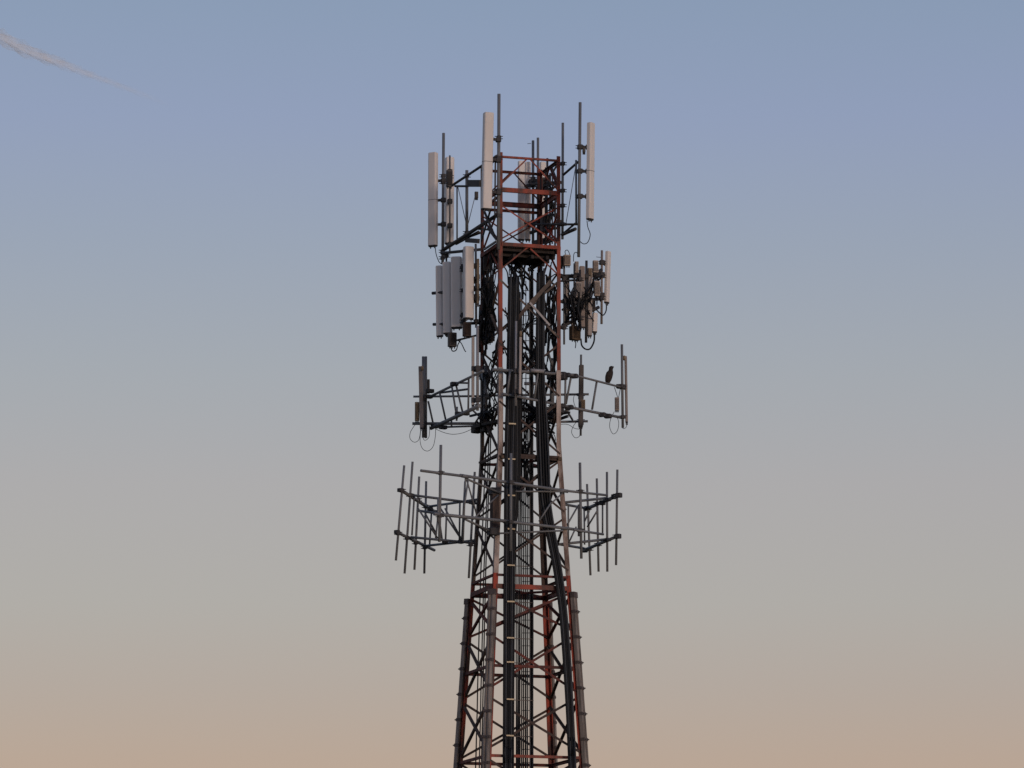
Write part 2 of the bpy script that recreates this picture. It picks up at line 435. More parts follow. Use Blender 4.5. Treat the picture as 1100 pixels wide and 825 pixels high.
# ---------- tier 1 : top of the tower
f = thing('antenna_mount_frame', 'dark pipe frame reaching out to the upper left, below the tower top', 'mount frame', W(512, 260, .4), 'antenna mount frames')
rail(f, (486, 199, 1.9), (534.5, 167, -.85), 1.3, 'dark'); rail(f, (477, 268, 2.0), (534, 231, -.8), 1.9, 'dark')
rail(f, (490, 262, 1.75), (514, 249, .4), 1.3, 'dark'); rail(f, (489, 200, 1.9), (503, 200, 1.0), 1.1, 'dark')
pole(f, 476.5, 143, 475.5, 283, 2.0, 1.6, 'galv', (189, 196, 270, 277)); pole(f, 501.5, 183, 501.5, 256, 1.2, 1.7, 'galv', (189, 250))
pole(f, 491, 199, 491, 257, 1.7, .9, 'galv'); pole(f, 483.2, 167, 483.2, 270, 2.3, 1.0, 'galv', (190, 262))
beam(f, (503, 197, 1.0), (516, 197, .4), 7.5, 3, 'dark', 'standoff_plate')
for a, b in (((519, 224, -.6), (531, 253, -.9)), ((527, 225, -.9), (517, 259, -.2)), ((514, 246, .3), (529, 247, -.6)), ((524, 245, -.5), (533, 257, -.9)), ((503, 251, 1.0), (514, 245, .4)), ((505, 254, 1.0), (516, 250, .4))):
    beam(f, a, b, 2.1, 1.6, 'dark')
beam(f, (501, 258, 1.0), (514, 259, .3), 5, 3, 'dark', 'standoff_plate')
beam(f, (520, 268, -.2), (533.5, 259, -.85), 1.8, 2, 'galv')
for a, b in (((492, 201), (500.5, 239)), ((511.5, 206), (503, 240))):
    MB().tube(W(*a, 1.4), W(*b, 1.2), .008, 6).build('guy_wire', 'galv', f)
pole(f, 536.0, 101, 535.3, 268, -1.02, 1.75, 'galv', (148, 170, 205, 232))
MB().bar(W(532.2, 167, -1.0), W(531.5, 232, -1.0), .035, .05, Vector((1,0,0))).build('bracket_channel', 'dark', f)

f = thing('antenna_mount_frame', 'dark pipe frame with two tall poles right of the red top cage', 'mount frame', W(612, 245, -.8), 'antenna mount frames')
pole(f, 604.6, 132, 604.2, 257, -.62, 1.4, 'galv', (176, 205, 221, 241)); pole(f, 623.2, 110, 621.6, 276, -1.6, 1.6, 'galv', (158, 184, 211))
pole(f, 618.8, 172, 619, 241, -1.5, 1.1, 'galv')
rail(f, (605, 188, -.6), (621, 174, -1.5), 1.2, 'dark'); rail(f, (573, 241, -.3), (621, 241, -1.4), 1.1, 'dark'); rail(f, (604, 252, -.6), (618, 246, -1.4), 1.7, 'dark')
rail(f, (606, 250, -.6), (618, 240, -1.4), 1.0, 'dark')
MB().tube(W(618.5, 178, -1.5), W(608, 240, -.8), .008, 6).build('guy_wire', 'galv', f)

f = thing('antenna_mount_frame', 'rear pipe frame seen through the red top cage, carrying two poles', 'mount frame', W(575, 262, 1.4), 'antenna mount frames')
pole(f, 572.6, 151, 572.6, 262, 1.5, 1.5, 'galv', (192, 199, 240)); pole(f, 577.9, 148, 577.9, 262, 1.3, 1.4, 'galv', (194, 202, 246)); pole(f, 588, 170, 587, 262, 1.0, 1.2, 'dark', (190, 204, 236))
rail(f, (570, 198, 1.5), (602, 196, .3), 1.8, 'dark'); rail(f, (570, 250, 1.5), (603, 238, .3), 1.8, 'dark')
rail(f, (582, 205, 1.5), (598, 178, .6), 1.0, 'dark'); rail(f, (592, 178, 1.0), (601, 200, .4), .9, 'dark'); rail(f, (590, 240, 1.0), (600, 206, .4), 1.1, 'dark')
beam(f, (572, 262, 1.3), (592, 257, 1.0), 6, 3, 'dark', 'standoff_plate')
MB().tube(W(570.5, 154, 1.5), W(566.5, 154.4, 1.5), .006, 6).build('pole_pin', 'dark', f)

panel('tallest pale panel antenna, on the front left corner of the red top cage', 525, 121, 522.7, 225, 12.3, -1.25, 22, 535.4, (148, 170, 205), seam=174, poleY=-1.05)
panel('pale panel antenna at the far left of the tower top, beside a dark pole', 465, 164, 464.7, 264.5, 11.6, 2.0, -28, 476.3, (194, 215, 241), seam=215, poleY=2.0)
panel('pale panel antenna half hidden behind the thin pole at upper left', 483.3, 169, 482.6, 262, 11, 2.55, 20, 483.2, (187, 219, 245), 'radomeg', poleY=2.3)
panel('pale panel antenna at the far right of the tower top, cable looping below', 635.2, 132, 634, 236, 9.2, -1.6, 55, 623, (158, 184, 211), seam=184, poleY=-1.6)
panel('left one of two narrow antennas seen side by side through the red top cage', 560.2, 173, 560.0, 258, 8.2, 1.6, 15, 572.6, (200, 240), 'radomeg', poleY=1.5)
panel('right one of two narrow antennas seen side by side through the red top cage', 567.2, 174, 567.0, 258, 6.8, 1.7, 10, 572.6, (196, 244), 'radomeg', poleY=1.5)
panel('short-looking pale antenna behind the right bay of the red top cage', 583.3, 174, 583.5, 259, 7.5, 1.6, 20, 578, (200, 240), 'radomeg', poleY=1.3)
radio('dark radio box clamped behind the right bay of the red top cage', 579, 191, 588, 206, .9, 'radiod')
radio('dark radio box low inside the right bay of the red top cage', 580, 232, 591, 250, .7, 'radiod', .5)
radio('dark radio unit clamped to the back of the upper left pole', 479, 183, 486.5, 201, 2.1, 'radiod', .4)
radio('small dark box under the bracket of the far right panel antenna', 625.5, 159, 629, 164, -1.6, 'radiod')
radio('small brown box on the left leg just under the tower top', 509.5, 206, 514, 213, .4, 'radiod')
cable('thin cable looping under the far right panel antenna', [(630.5, 237, -1.6), (631.5, 244, -1.6), (634, 252, -1.6), (631.5, 260, -1.6), (627, 262, -1.6), (622.5, 259, -1.6)], .009)
cable('thin cable hanging from the far left panel antenna', [(467.5, 265, 2), (468.5, 273, 2), (471.5, 281, 2), (475, 284, 2)], .009)

f = thing('cable_rack', 'dark vertical steel rack inside the right bay of the red top cage', 'cable rack', W(594, 265, .3))
for x, y0, y1, Y, r_ in ((586.5, 180, 268, .5, 1.3), (591, 186, 270, .4, 1.1), (596.5, 205, 268, .1, 1.0), (593.5, 183, 262, .6, .8)):
    MB().tube(W(x, y0, Y), W(x-.3, y1, Y), r_*K, 8).build('upright', 'dark', f)
for y in (199, 214, 232, 247):
    MB().bar(W(584, y, .5), W(599, y-2, .1), .05, .03).build('crossbar', 'dark', f)
for a, b in (((588, 250, .4), (600, 238, .1)), ((585, 262, .4), (598, 256, .1)), ((584, 210, .4), (597, 200, .1))):
    MB().bar(W(*a), W(*b), .04, .03).build('crossbar', 'brown', f)
radio('small olive box under the platform beside the right red leg', 586, 297, 592, 312, -.3, 'rust', .3)
f = thing('cable_tray', 'worn grey steel arms crossing in front of the cables below the platform', 'bracket', W(577, 350, -.7))
MB().bar(W(592, 302, -.62), W(564, 332, -.80), .085, .02).build('arm', 'dull', f)
MB().bar(W(564, 332, -.80), W(556, 343, -.84), .075, .02).build('arm', 'brown', f)
MB().bar(W(569, 325, -.80), W(590.5, 349.5, -.66), .045, .02).build('arm', 'galvl', f)
# ---------- tier 2 : below the platform
f = thing('antenna_mount_frame', 'dark bracket frame behind the four grey panel antennas on the left', 'mount frame', W(500, 360, .3), 'antenna mount frames')
rail(f, (464.5, 315, 1.1), (516, 311, .3), 1.6, 'dark'); rail(f, (465.5, 348.5, 1.1), (516, 347, .3), 1.5, 'dark'); rail(f, (489, 366, .6), (517, 359, .3), 1.0, 'dark'); rail(f, (474, 272, 1.2), (516, 268, .3), 1.5, 'dark')
pole(f, 497.8, 268, 498, 352, .3, 1.1, 'dark', (290, 312, 345)); pole(f, 511, 262, 511.5, 352, 0.1, 1.2, 'galv', (285, 300, 318, 345)); pole(f, 479.5, 270, 480, 362, 1.2, 1.0, 'dark', (275, 352))
panel('leftmost and narrowest of the four grey panel antennas hung below the top cage', 471.6, 285.5, 472.3, 361.5, 8.4, 1.0, -22, 479, (), 'radomeg')
panel('second grey panel antenna from the left in the row of four', 480.0, 281.5, 480.8, 358.5, 10.6, .75, -18, 484, (), 'radomeg')
panel('third and widest-faced grey panel antenna in the row of four', 490.2, 276, 490.5, 352.5, 12.8, .45, -8, 497.8, (288, 340), 'radomeg', poleY=.3)
panel('pale warm-toned panel antenna, rightmost of the row of four by the left leg', 503.7, 265, 503.6, 342.5, 12.4, -.1, 28, 511, (284, 300, 318), poleY=.1)
panel('very thin yellowish antenna strip beside the left leg below the platform', 513.6, 278, 513.4, 327, 2.8, -.2, 10, 511, (297, 307, 320), 'amber', poleY=.1)
radio('dark radio unit hanging under the row of grey panels on the left', 480.5, 357.5, 491, 372.5, .6, 'radiod', .3)
radio('brownish radio unit just below the warm-toned panel by the left leg', 496.5, 346.5, 506.5, 361.5, .1, 'brown', .3)
for k, (x0, y0, x1, y1, Y, mm) in enumerate([(518, 276, 528, 292, .2, 'radiod'), (520, 298, 531, 318, .3, 'radiod'), (517, 322, 527, 340, .2, 'brown'), (524, 338, 533, 356, .0, 'radiod'), (519, 352, 530, 368, .3, 'radiod')]):
    radio(['dark radio box tucked under the platform behind the near leg', 'black finned box inside the left face, second below the platform', 'brown weathered box against the left leg, middle of the cluttered stack',
           'black finned box just behind the near red leg, above the lowest one', 'lowest dark box of the stack inside the left face'][k], x0, y0, x1, y1, Y, mm, .2*k)
rnd = random.Random(3)
def tangle(label, n, xr, yr, Yr, r0=.009, base=None, mt='rubber'):
    "a hank of loose cable tails tied together"
    base = base or W(sum(xr)/2, yr[1], sum(Yr)/2)
    t = thing('cable_hank', label, 'cables', base, 'hanks of cable tails')
    for k in range(n):
        x = rnd.uniform(*xr); x2 = rnd.uniform(*xr); y = rnd.uniform(yr[0], yr[0]+(yr[1]-yr[0])*.5); y2 = rnd.uniform(y+8, yr[1])
        Y = rnd.uniform(*Yr); pts = [W(x, y, Y)]
        for j in range(1, 4):
            u = j/4; pts.append(W(x+(x2-x)*u+rnd.uniform(-1.2, 1.2), y+(y2-y)*u, Y+rnd.uniform(-.05, .05)))
        pts.append(W(x2, y2, rnd.uniform(*Yr)))
        MB().path(catmull(pts, 5), r0*rnd.uniform(.8, 1.5), 6).build('cable', mt, t)
tangle('black cable tails between the left and near legs under the platform', 26, (515, 534), (272, 372), (-.5, .5), .013)
tangle('tangle of black cables hanging under the middle of the platform', 16, (540, 577), (276, 322), (-.3, .6), .014)
tangle('black cable tails crossing behind the main bundle, above the middle frames', 14, (540, 578), (325, 390), (-.3, .5), .011)
tangle('black cables falling from the platform beside the right red leg', 20, (577, 601), (278, 400), (-.5, .5), .014)
tangle('black cable tails in the crowded group of small antennas on the right', 24, (603, 640), (290, 352), (-.1, .9), .014)
tangle('black cable tails on the left leg around the middle frames', 18, (517, 540), (372, 470), (-.5, .5), .011)
tangle('cable tails between main bundle and right leg under the middle frames', 14, (556, 597), (440, 475), (-.3, .4), .011)
tangle('stiff black jumpers round the brackets on the outer edge of the crowded group', 9, (633, 647), (290, 330), (.2, .8), .016)
tangle('thick black jumpers hanging low in the crowded group by the red leg', 12, (602, 628), (312, 356), (-.2, .3), .016)
tangle('dark cables bunched behind the right bay of the red top cage', 9, (583, 600), (186, 262), (.1, .7), .013)
# arching jumpers from the head of the main bundle
for k, pts in enumerate([
    [(546, 305, -.85), (545, 293, -.8), (541, 286, -.7), (536, 280, -.4), (530, 278, -.2)],
    [(548.5, 305, -.85), (549, 292, -.8), (545, 284, -.6), (542, 277, -.2)],
    [(551, 305, -.85), (553, 293, -.8), (550, 285, -.5), (551, 276, 0)],
    [(554, 307, -.85), (558, 296, -.7), (563, 289, -.4), (566, 280, 0)],
    [(582, 318, -.55), (588, 303, -.5), (594, 296, -.4), (600, 294, -.3), (607, 296, -.1)],
    [(566, 350, -.3), (572, 344, -.3), (577, 342, -.4), (581, 352, -.5)],
    [(558, 362, -.5), (566, 351, -.5), (574, 348, -.5), (581, 350, -.6)],
    [(556, 372, -.9), (562, 380, -.9), (570, 388, -.8), (577, 400, -.7), (580, 415, -.65)],
    [(539, 365, -.6), (543, 378, -.7), (547, 390, -.8), (549, 405, -.85)],
    [(558, 375, -.8), (565, 385, -.8), (573, 396, -.7), (579, 412, -.65)]]):
    cable(['black jumper cable arching from the bundle head towards the left leg', 'black jumper cable rising from the bundle head to the platform, bending left', 'black jumper cable rising almost straight from the bundle head',
           'black jumper cable arching right from the bundle head to the platform middle', 'black jumper cable arching over to the right red leg', 'small black hoop of cable between the two bundles', 'second small black hoop of cable between the two bundles, a little lower',
           'thick black cable slanting down right from the main bundle to the right bundle', 'black cable slanting down right from the near leg to the main bundle', 'thin black cable slanting beside the thick one between the two bundles'][k], pts, .022 if k == 7 else .014)

f = thing('antenna_mount_frame', 'dark frame of rails holding the crowded small antennas right of the red leg', 'mount frame', W(615, 350, .3), 'antenna mount frames')
rail(f, (600, 297, 0), (646, 296, .8), 2.0, 'dark'); rail(f, (600, 324, 0), (648, 321, .8), 1.6, 'dark'); rail(f, (602, 352, 0), (643, 330, .8), 1.7, 'dark'); rail(f, (601, 302, 0), (632, 300, .4), 1.0, 'dark')
rail(f, (604, 333, 0), (636, 305, .6), 1.1, 'dark'); rail(f, (636, 296, .6), (646, 290, .8), 1.8, 'dark')
pole(f, 630, 280, 629.5, 368, .35, 1.4, 'dark', (297, 318, 335)); pole(f, 646.6, 269, 646.2, 348, .8, 1.3, 'slim', (282, 297, 320))
pole(f, 617, 283, 616.5, 352, .1, 1.0, 'dark', (297, 326)); pole(f, 606, 276, 606, 370, .1, 1.1, 'galv', (300, 324, 352)); pole(f, 623, 290, 623, 356, .2, 1.3, 'dark', (300, 320, 342))
MB().tube(W(646, 276.5, .8), W(640.5, 276, .8), .006, 6).build('pole_pin', 'dark', f)
panel('pale panel antenna at the outer right of the crowded group under the platform', 653.6, 270, 651.9, 325.5, 6.8, .9, 62, 646.6, (283, 296, 318), poleY=.8)
panel('short pale antenna with its dark foot lowest right in the crowded group', 639.5, 336, 638.7, 357, 6.4, .6, 30, 630, (), 'radome', name='panel_antenna')
panel('pale antenna seen behind the dark pole in the crowded group on the right', 634.0, 288, 633.3, 361, 6.0, .4, 30, 630, (), 'pale')
panel('narrow grey antenna nearest the right red leg in the crowded group', 609.5, 296, 609.5, 346, 5, .3, 20, 606, (), 'pale')
panel('brown-grey antenna left of the dark pole in the crowded group', 625.3, 286, 625.5, 352, 6.4, .3, 10, 630, (), 'slim')
panel('dim narrow antenna third from the right red leg in the crowded group', 615.8, 312, 615.8, 350, 5, .3, 10, 617, (), 'pale')
radio('pale radio box on top of the crowded group, nearest the red leg', 604.5, 274, 613.5, 285.5, .0, 'radio')
radio('small pale radio box beside the foot of the tall right pole', 617, 281, 621.8, 293, -.1, 'radio')
radio('dark radio box just left of the pale one beside the right red leg', 601, 275, 605, 287, .1, 'radiod')
radio('pale square radio box at the top of the crowded group, right of the dark pole', 636.2, 280, 643.2, 293, .4, 'radio')
radio('pale radio box halfway down the right side of the crowded group', 637.5, 302, 645, 318, .2, 'radio')
radio('yellowish radio box between the dark pole and the pale square one', 631, 288, 635.8, 298, .4, 'amber')
radio('big rust-brown box at the bottom left of the crowded group', 611, 350.5, 624, 365.5, .1, 'rust', .6)
radio('brown-grey radio box in the middle of the crowded group', 617.5, 303, 625, 320, .1, 'pale')
radio('dark radio box below the middle rail of the crowded group', 632, 322, 640, 334, .5, 'radiod')
cable('thick black cable hooping below the crowded group on the right', [(638.5, 358, .6), (638, 367, .6), (634, 374.5, .5), (629, 375, .5), (625, 371, .4), (624, 364, .3)], .018)
cable('cable hooping from the foot of the outer right panel antenna', [(651.5, 327, .9), (651, 334, .9), (648, 338.5, .8), (644, 336, .7), (640, 332, .6)], .014)
cable('thin cable curling above the pale radio box by the right red leg', [(608, 275, 0), (607, 270, -.05), (610, 269, -.1), (613, 276, 0)], .008)
cable('thin cable curling above the small radio box at the tall right pole', [(616, 281, -.1), (616.5, 273, -.1), (619, 271, -.1), (621.5, 274, -.1)], .008)
cable('thin black tail dropping from the rust-brown box', [(617.5, 365, .1), (618.5, 369, .1), (618, 374, .1)], .010)
cable('thin black tails dropping below the left dark radio unit', [(490, 365, .5), (495, 368, .4), (499, 376, .4), (500.5, 378, .4)], .011)
cable('short looped tail under the left dark radio unit', [(484, 372, .6), (486, 377, .6), (490, 376, .6), (492, 370, .5), (495, 365, .4)], .012)

# ---------- tier 3 : three-sided ring of lattice frames with slim antennas
GB = 'middle frames around the tower'
f = thing('sector_frame', 'grey lattice frame reaching left, middle of the tower, slim antenna at its end', 'mount frame', W(505, 455, .3), GB)
rail(f, (460, 427, 2.0), (519, 398.5, -.9), 1.3); rail(f, (463, 460, 2.0), (515, 436, -.9), 1.9)
rail(f, (444, 426, 2.0), (519, 425.5, 1.9), 1.1); rail(f, (443, 455, 2.0), (518, 455, 1.9), 1.5); rail(f, (470, 459, 1.6), (516, 457.5, 1.6), 1.0)
rail(f, (472, 422, 1.6), (503, 418, .6), 1.1); rail(f, (485, 411, .6), (504, 411.5, .4), 1.0)
for a, b in (((460, 431, 2), (465.5, 456, 2)), ((472.3, 422, 1.3), (479, 452, 1.3)), ((485.5, 416, .7), (491, 450, .7)), ((490, 414, .6), (497, 443, .6)), ((503.5, 407, 0), (503, 440, 0)), ((491, 437, .5), (490.5, 452, .5)), ((485, 458, 1), (485, 452, 1)), ((507, 440, 0), (520, 452, .2)), ((520, 440, 0), (510, 455, .2))):
    MB().tube(W(*a), W(*b), 1.05*K, 8).build('upright', 'galv', f)
for c in ((488, 412.5, .5), (493, 444.5, .5), (500, 444, .1), (460.5, 426, 2.0), (467, 458, 1.9), (476, 459, 1.5), (462, 420, 2)):
    MB().box(W(*c), .16, .12, .08, .5).build('pipe_clamp', 'dark', f)
pole(f, 454.6, 383, 454.6, 470, 1.95, 1.5, 'galv', (426, 455)); pole(f, 457.4, 383, 457.4, 470.5, 2.05, 1.5, 'galv')
pole(f, 513, 350, 513, 441, -.55, 1.5, 'galvl', (398, 436))
pole(f, 521, 393, 521.5, 459, .25, 2.6, 'galv', (402, 437, 452), 'leg_standoff'); rail(f, (517, 397, .2), (524, 428, -.3), 1.4, 'galv', 'brace')

f = thing('sector_frame', 'grey lattice frame reaching right, middle of the tower, with the bird on its top rail', 'mount frame', W(600, 450, -.5), GB)
rail(f, (529, 397, -1.15), (619, 403, -.2), 1.5, 'galv'); rail(f, (617, 403, -.2), (671, 417, .95), 1.1)
rail(f, (540, 423, -1.15), (612, 437, -.2), 1.3, 'galv'); rail(f, (610, 437, -.2), (667, 448.5, .95), 1.4)
rail(f, (570, 398, -.8), (584, 399, -.7), 2.0, 'galvl', 'rail_splice')
for a, b in (((641, 410, .35), (636, 440, .35)), ((613.5, 404, -.2), (608, 434, -.2)), ((607.5, 403, -.3), (607, 436, -.3)), ((602, 403, -.3), (598, 434, -.3)), ((607, 438, -.2), (615, 451, .2)), ((578, 399, -.7), (574, 428, -.7)), ((548, 399, -1.1), (545, 423, -1.1))):
    MB().tube(W(*a), W(*b), 1.15*K, 8).build('upright', 'galv', f)
for c in ((617, 404, -.2), (609, 403, -.3), (603, 402, -.3), (666, 415, .9), (612, 437.5, -.2), (603, 436, -.3), (597, 438, -.3), (647, 445.5, .5), (653, 447, .6)):
    MB().box(W(*c), .15, .12, .09, -.4).build('pipe_clamp', 'dark', f)
pole(f, 668, 370, 669, 459.5, .95, 1.4, 'galv', (416, 448))
pole(f, 593.5, 385, 592.5, 455, .2, 2.5, 'galv', (400, 437, 452), 'leg_standoff'); rail(f, (589, 379, .0), (594, 396, .2), 1.2, 'galv', 'brace')
pole(f, 554.4, 345, 554, 436, -1.2, 1.2, 'galvl', (398, 423))

f = thing('sector_frame', 'rear lattice frame at mid height holding the slim antenna with an amber box', 'mount frame', W(600, 455, 1.5), GB)
rail(f, (519, 425, 2), (632.5, 423.5, 2), 1.2); rail(f, (519, 455, 2), (631.5, 452.5, 2), 1.2); rail(f, (563, 412, 1.8), (598, 412.5, 1.8), 1.7, 'galvl'); rail(f, (556, 440, 1.6), (598, 441, 1.6), 2.2, 'galvl'); rail(f, (566, 400, -.3), (590, 401.5, -.1), 1.8, 'galvl')
for a, b in (((563, 426, 1.9), (563, 455, 1.9)), ((585, 425, 1.9), (583, 455, 1.9)), ((595, 445, .6), (612, 440, .3)), ((594, 452, .6), (610, 441, .3)), ((563, 440, 1.9), (582, 454, 1.9)), ((573, 413, 1.8), (570, 441, 1.6))):
    MB().tube(W(*a), W(*b), 1.1*K, 8).build('upright', 'galv', f)
pole(f, 624.2, 381, 623.8, 468, 1.9, 1.2, 'galv', (424, 452))
GS = 'slim antennas on the middle frames'
panel('slim brown-grey antenna at the far left end of the middle frame', 451.5, 393.5, 453, 460.5, 4.6, 1.7, -20, 455, (426, 455), 'slim', name='slim_antenna', group=GS, poleY=1.95)
panel('slim dark antenna standing left of the bird on the middle frame', 624.6, 392, 623.8, 458.5, 5.6, 1.6, 10, 624, (424, 452), 'radiod', name='slim_antenna', group=GS, poleY=1.9)
panel('slim antenna with an orange tip at the far right end of the middle frame', 672.2, 382.5, 673.3, 454, 3.2, 1.0, 50, 668.5, (416,), 'slim', name='slim_antenna', group=GS, poleY=.95)
panel('slim beige antenna beside the left leg at the middle frame', 508.2, 362, 508, 436, 3.3, -.5, 10, 513, (396, 430), 'pale', name='slim_antenna', group=GS, poleY=-.55)
panel('slim grey antenna with an orange tip in front of the main cable bundle', 559.2, 362, 558.5, 424, 3.0, -1.3, 20, 554.3, (398, 420), 'pale', name='slim_antenna', group=GS, poleY=-1.2)
def tip(label, x, y, Y, h=8):
    a = W(x, y, Y); b = W(x, y-h, Y)
    m = MB(); m.path([a, a.lerp(b, .8), b], [.028, .028, .016], 10)
    solo(m, 'antenna_tip', 'amber', a, label, 'antenna tip', 'orange antenna tips')
tip('orange tip above the slim antenna in front of the cable bundle', 559.3, 361.5, -1.3, 6)
tip('orange tip between the end pole and the slim antenna, far right', 670.6, 387, .98, 5)
tip('reddish tip at the head of the far left slim antenna', 453.6, 398, 1.6, 5)
radio('yellow-brown radio box low on the far left slim antenna', 445.3, 432, 450.8, 452, 1.8, 'amber', .2)
radio('dark box behind the pole at the far left of the middle frame', 458.5, 407.5, 461.8, 421, 2.1, 'radiod')
radio('amber box strapped to the slim antenna left of the bird', 623.5, 429.5, 629, 440, 1.4, 'amber', .1)
radio('grey-brown radio unit hanging under the bird from the right rail', 660, 427, 665.5, 441, .9, 'slim', .1)
GC = 'thin cable loops'
cable('wide thin cable loop drooping left of the far left slim antenna', [(446, 456, 1.8), (441, 464, 1.8), (440.5, 471, 1.8), (445, 475, 1.8), (450, 472, 1.8), (452, 461, 1.8)], .006, group=GC)
cable('lowest and largest thin cable loop under the far left slim antenna', [(452, 461, 1.8), (451.3, 474, 1.8), (454, 482, 1.8), (459.5, 484.5, 1.8), (465, 480, 1.8), (467.5, 470, 1.8), (468, 460, 1.8)], .006, group=GC)
cable('small inner cable loop between the two left poles', [(454, 470, 1.9), (456.5, 473, 1.9), (460.5, 470, 1.9), (461.5, 462, 1.9), (461, 457, 1.9)], .006, group=GC)
cable('thin cable sagging under the left frame towards the left leg', [(468, 461, 1.8), (478, 465, 1.6), (487, 466.5, 1.2), (497, 465, .8), (507, 461, .4)], .006, group=GC)
cable('round thin cable loop below the amber-boxed slim antenna', [(624, 449, 1.8), (617, 456, 1.8), (614, 464, 1.8), (617.5, 470, 1.8), (622, 469, 1.8), (624, 464, 1.8)], .006, group=GC)
cable('thin cable from the right leg to the foot of the amber-boxed antenna', [(595, 458, .3), (602, 456, .8), (610, 456, 1.2), (617, 460, 1.7), (622, 461, 1.8)], .006, group=GC)
cable('thin cable running beside the amber-boxed antenna above its loop', [(617, 424, 1.8), (616, 430, 1.8), (618.5, 438, 1.8), (622, 441, 1.8)], .006, group=GC)
cable('oval thin cable loop hanging under the radio unit below the bird', [(660, 442, .9), (656, 450, .9), (655, 459, .9), (658.5, 466, .9), (663, 463, .9), (664.7, 455, .9), (663, 449, .9), (659, 447, .9)], .006, group=GC)
cable('small thin cable hoop at the foot of the far right pole', [(673.5, 455, 1), (672.5, 459, 1), (670, 460.5, .95), (668, 459, .95)], .006, group=GC)
cable('two thin leads in a V above the radio unit below the bird, left one', [(660, 416, .9), (662, 422, .9), (663.5, 427, .9)], .007, group=GC)
cable('two thin leads in a V above the radio unit below the bird, right one', [(666.5, 417, .9), (665.5, 422, .9), (664.5, 427, .9)], .007, group=GC)

tangle('thick black cables slanting behind the bundle just above the middle frames', 9, (556, 582), (362, 412), (-.6, -.1), .024)
tangle('black cables crossing between near leg and bundle just above the middle frames', 8, (527, 550), (350, 410), (-.7, -.2), .017)
tangle('dense black cables behind the lower rails of the middle frames', 12, (552, 598), (425, 462), (-.4, .2), .020)
tangle('dark cables and straps round the left leg at the lower middle rails', 12, (512, 536), (432, 468), (-.2, .6), .018)
tangle('black cables packed on the left face under the platform', 16, (515, 533), (285, 385), (-.1, .7), .020)
tangle('vertical black cables packed beside the right red leg below the platform', 9, (586, 600), (300, 440), (-.4, .2), .018)
tangle('dark cables behind the rusty brackets halfway up the shaft', 10, (553, 575), (455, 540), (-.4, .3), .016)
f = thing('clamp_frame', 'dark steel clamp frame holding the middle frames to the left leg', 'clamp frame', W(520, 462, .3))
for a, b, h in (((505, 447, .5), (534, 440, -.6), 2.2), ((507, 459, .6), (534, 452, -.5), 3), ((510, 464, .8), (524, 456, .2), 2), ((514, 404, .5), (535, 397, -.6), 2.2), ((512, 452, .5), (526, 470, .5), 1.8), ((528, 470, .1), (517, 449, .3), 1.8)):
    MB().bar(W(*a), W(*b), h*K, 2*K).build('strap', 'dark', f)
for a in ((521, 447, .3), (522, 460, .3), (512, 461, .6), (521, 404, .3)): MB().box(W(*a), .2, .2, .17, .5).build('clamp_block', 'dark', f)
f = thing('clamp_frame', 'dark steel clamp frame holding the middle frames to the right leg', 'clamp frame', W(597, 458, 0))
for a, b, h in (((583, 448, .4), (612, 443, -.2), 2.2), ((585, 456, .4), (610, 447, -.3), 2.8), ((586, 399, .3), (611, 404, -.3), 3), ((578, 440, -.5), (604, 436, -.4), 2.5)):
    MB().bar(W(*a), W(*b), h*K, 2*K).build('strap', 'dark', f)
for a in ((593, 447, .2), (600, 440, -.3), (593, 404, .2), (604, 404, -.3)): MB().box(W(*a), .2, .18, .16, -.4).build('clamp_block', 'dark', f)
f = thing('clamp_frame', 'rusty bracket ring across the shaft between middle and lowest frames', 'clamp frame', W(565, 500, -.2))
for a, b, h in (((536, 490, -.9), (602, 494, -.45), 2.5), ((553, 489, -.4), (598, 492, .2), 3), ((515, 497, .4), (537, 490, -.8), 2), ((587, 500, -.3), (603, 492, -.4), 3), ((556, 484, .2), (575, 485, .5), 1.5)):
    MB().bar(W(*a), W(*b), h*K, 2*K).build('strap', 'brown', f)
for a in ((540, 491, -.9), (558, 490, -.5), (571, 492, -.4), (577, 493, -.6), (601, 493, -.5)): MB().box(W(*a), .09, .09, .07, .3).build('clamp_block', 'rust', f)
# ---------- tier 4 : bare pipe frames
GP = 'bare pipe frames'
f = thing('sector_frame', 'bare grey pipe frame on the left, lowest on the tower, with slanting empty pipes', 'mount frame', W(500, 590, .3), GP)
rail(f, (430, 526, -.2), (467.5, 550, 2.6), 1.7); rail(f, (426, 571.5, -.2), (466.5, 591, 2.6), 1.5)
for a, b in (((440, 531.5, .6), (514, 541, .5)), ((462, 544, 1.8), (513, 536.5, .5)), ((441, 577, .6), (511, 583.5, .5)), ((456, 586.5, 1.8), (510, 580.5, .5)), ((449, 548.5, 1.2), (500, 556, .5))):
    rail(f, a, b, 1.25, 'galv', 'standoff_arm')
for a, b in (((445, 533, .7), (442.5, 575, .7)), ((463.5, 551, 2), (461.5, 585, 2)), ((480, 541, .6), (478.5, 584, .6)), ((449, 546, .8), (470, 578, .8)), ((470, 545, .6), (475, 580, .6)), ((473, 546, .6), (496, 580, .6)), ((478, 546, .6), (495, 578, .6)), ((499.5, 517, .2), (496, 583, .4)), ((494, 540, .3), (493.5, 580, .4)), ((457, 552, 1), (469, 574, 1.2)), ((470, 560, .6), (468, 578, .6))):
    MB().tube(W(*a), W(*b), 1.0*K, 8).build('brace', 'galv', f)
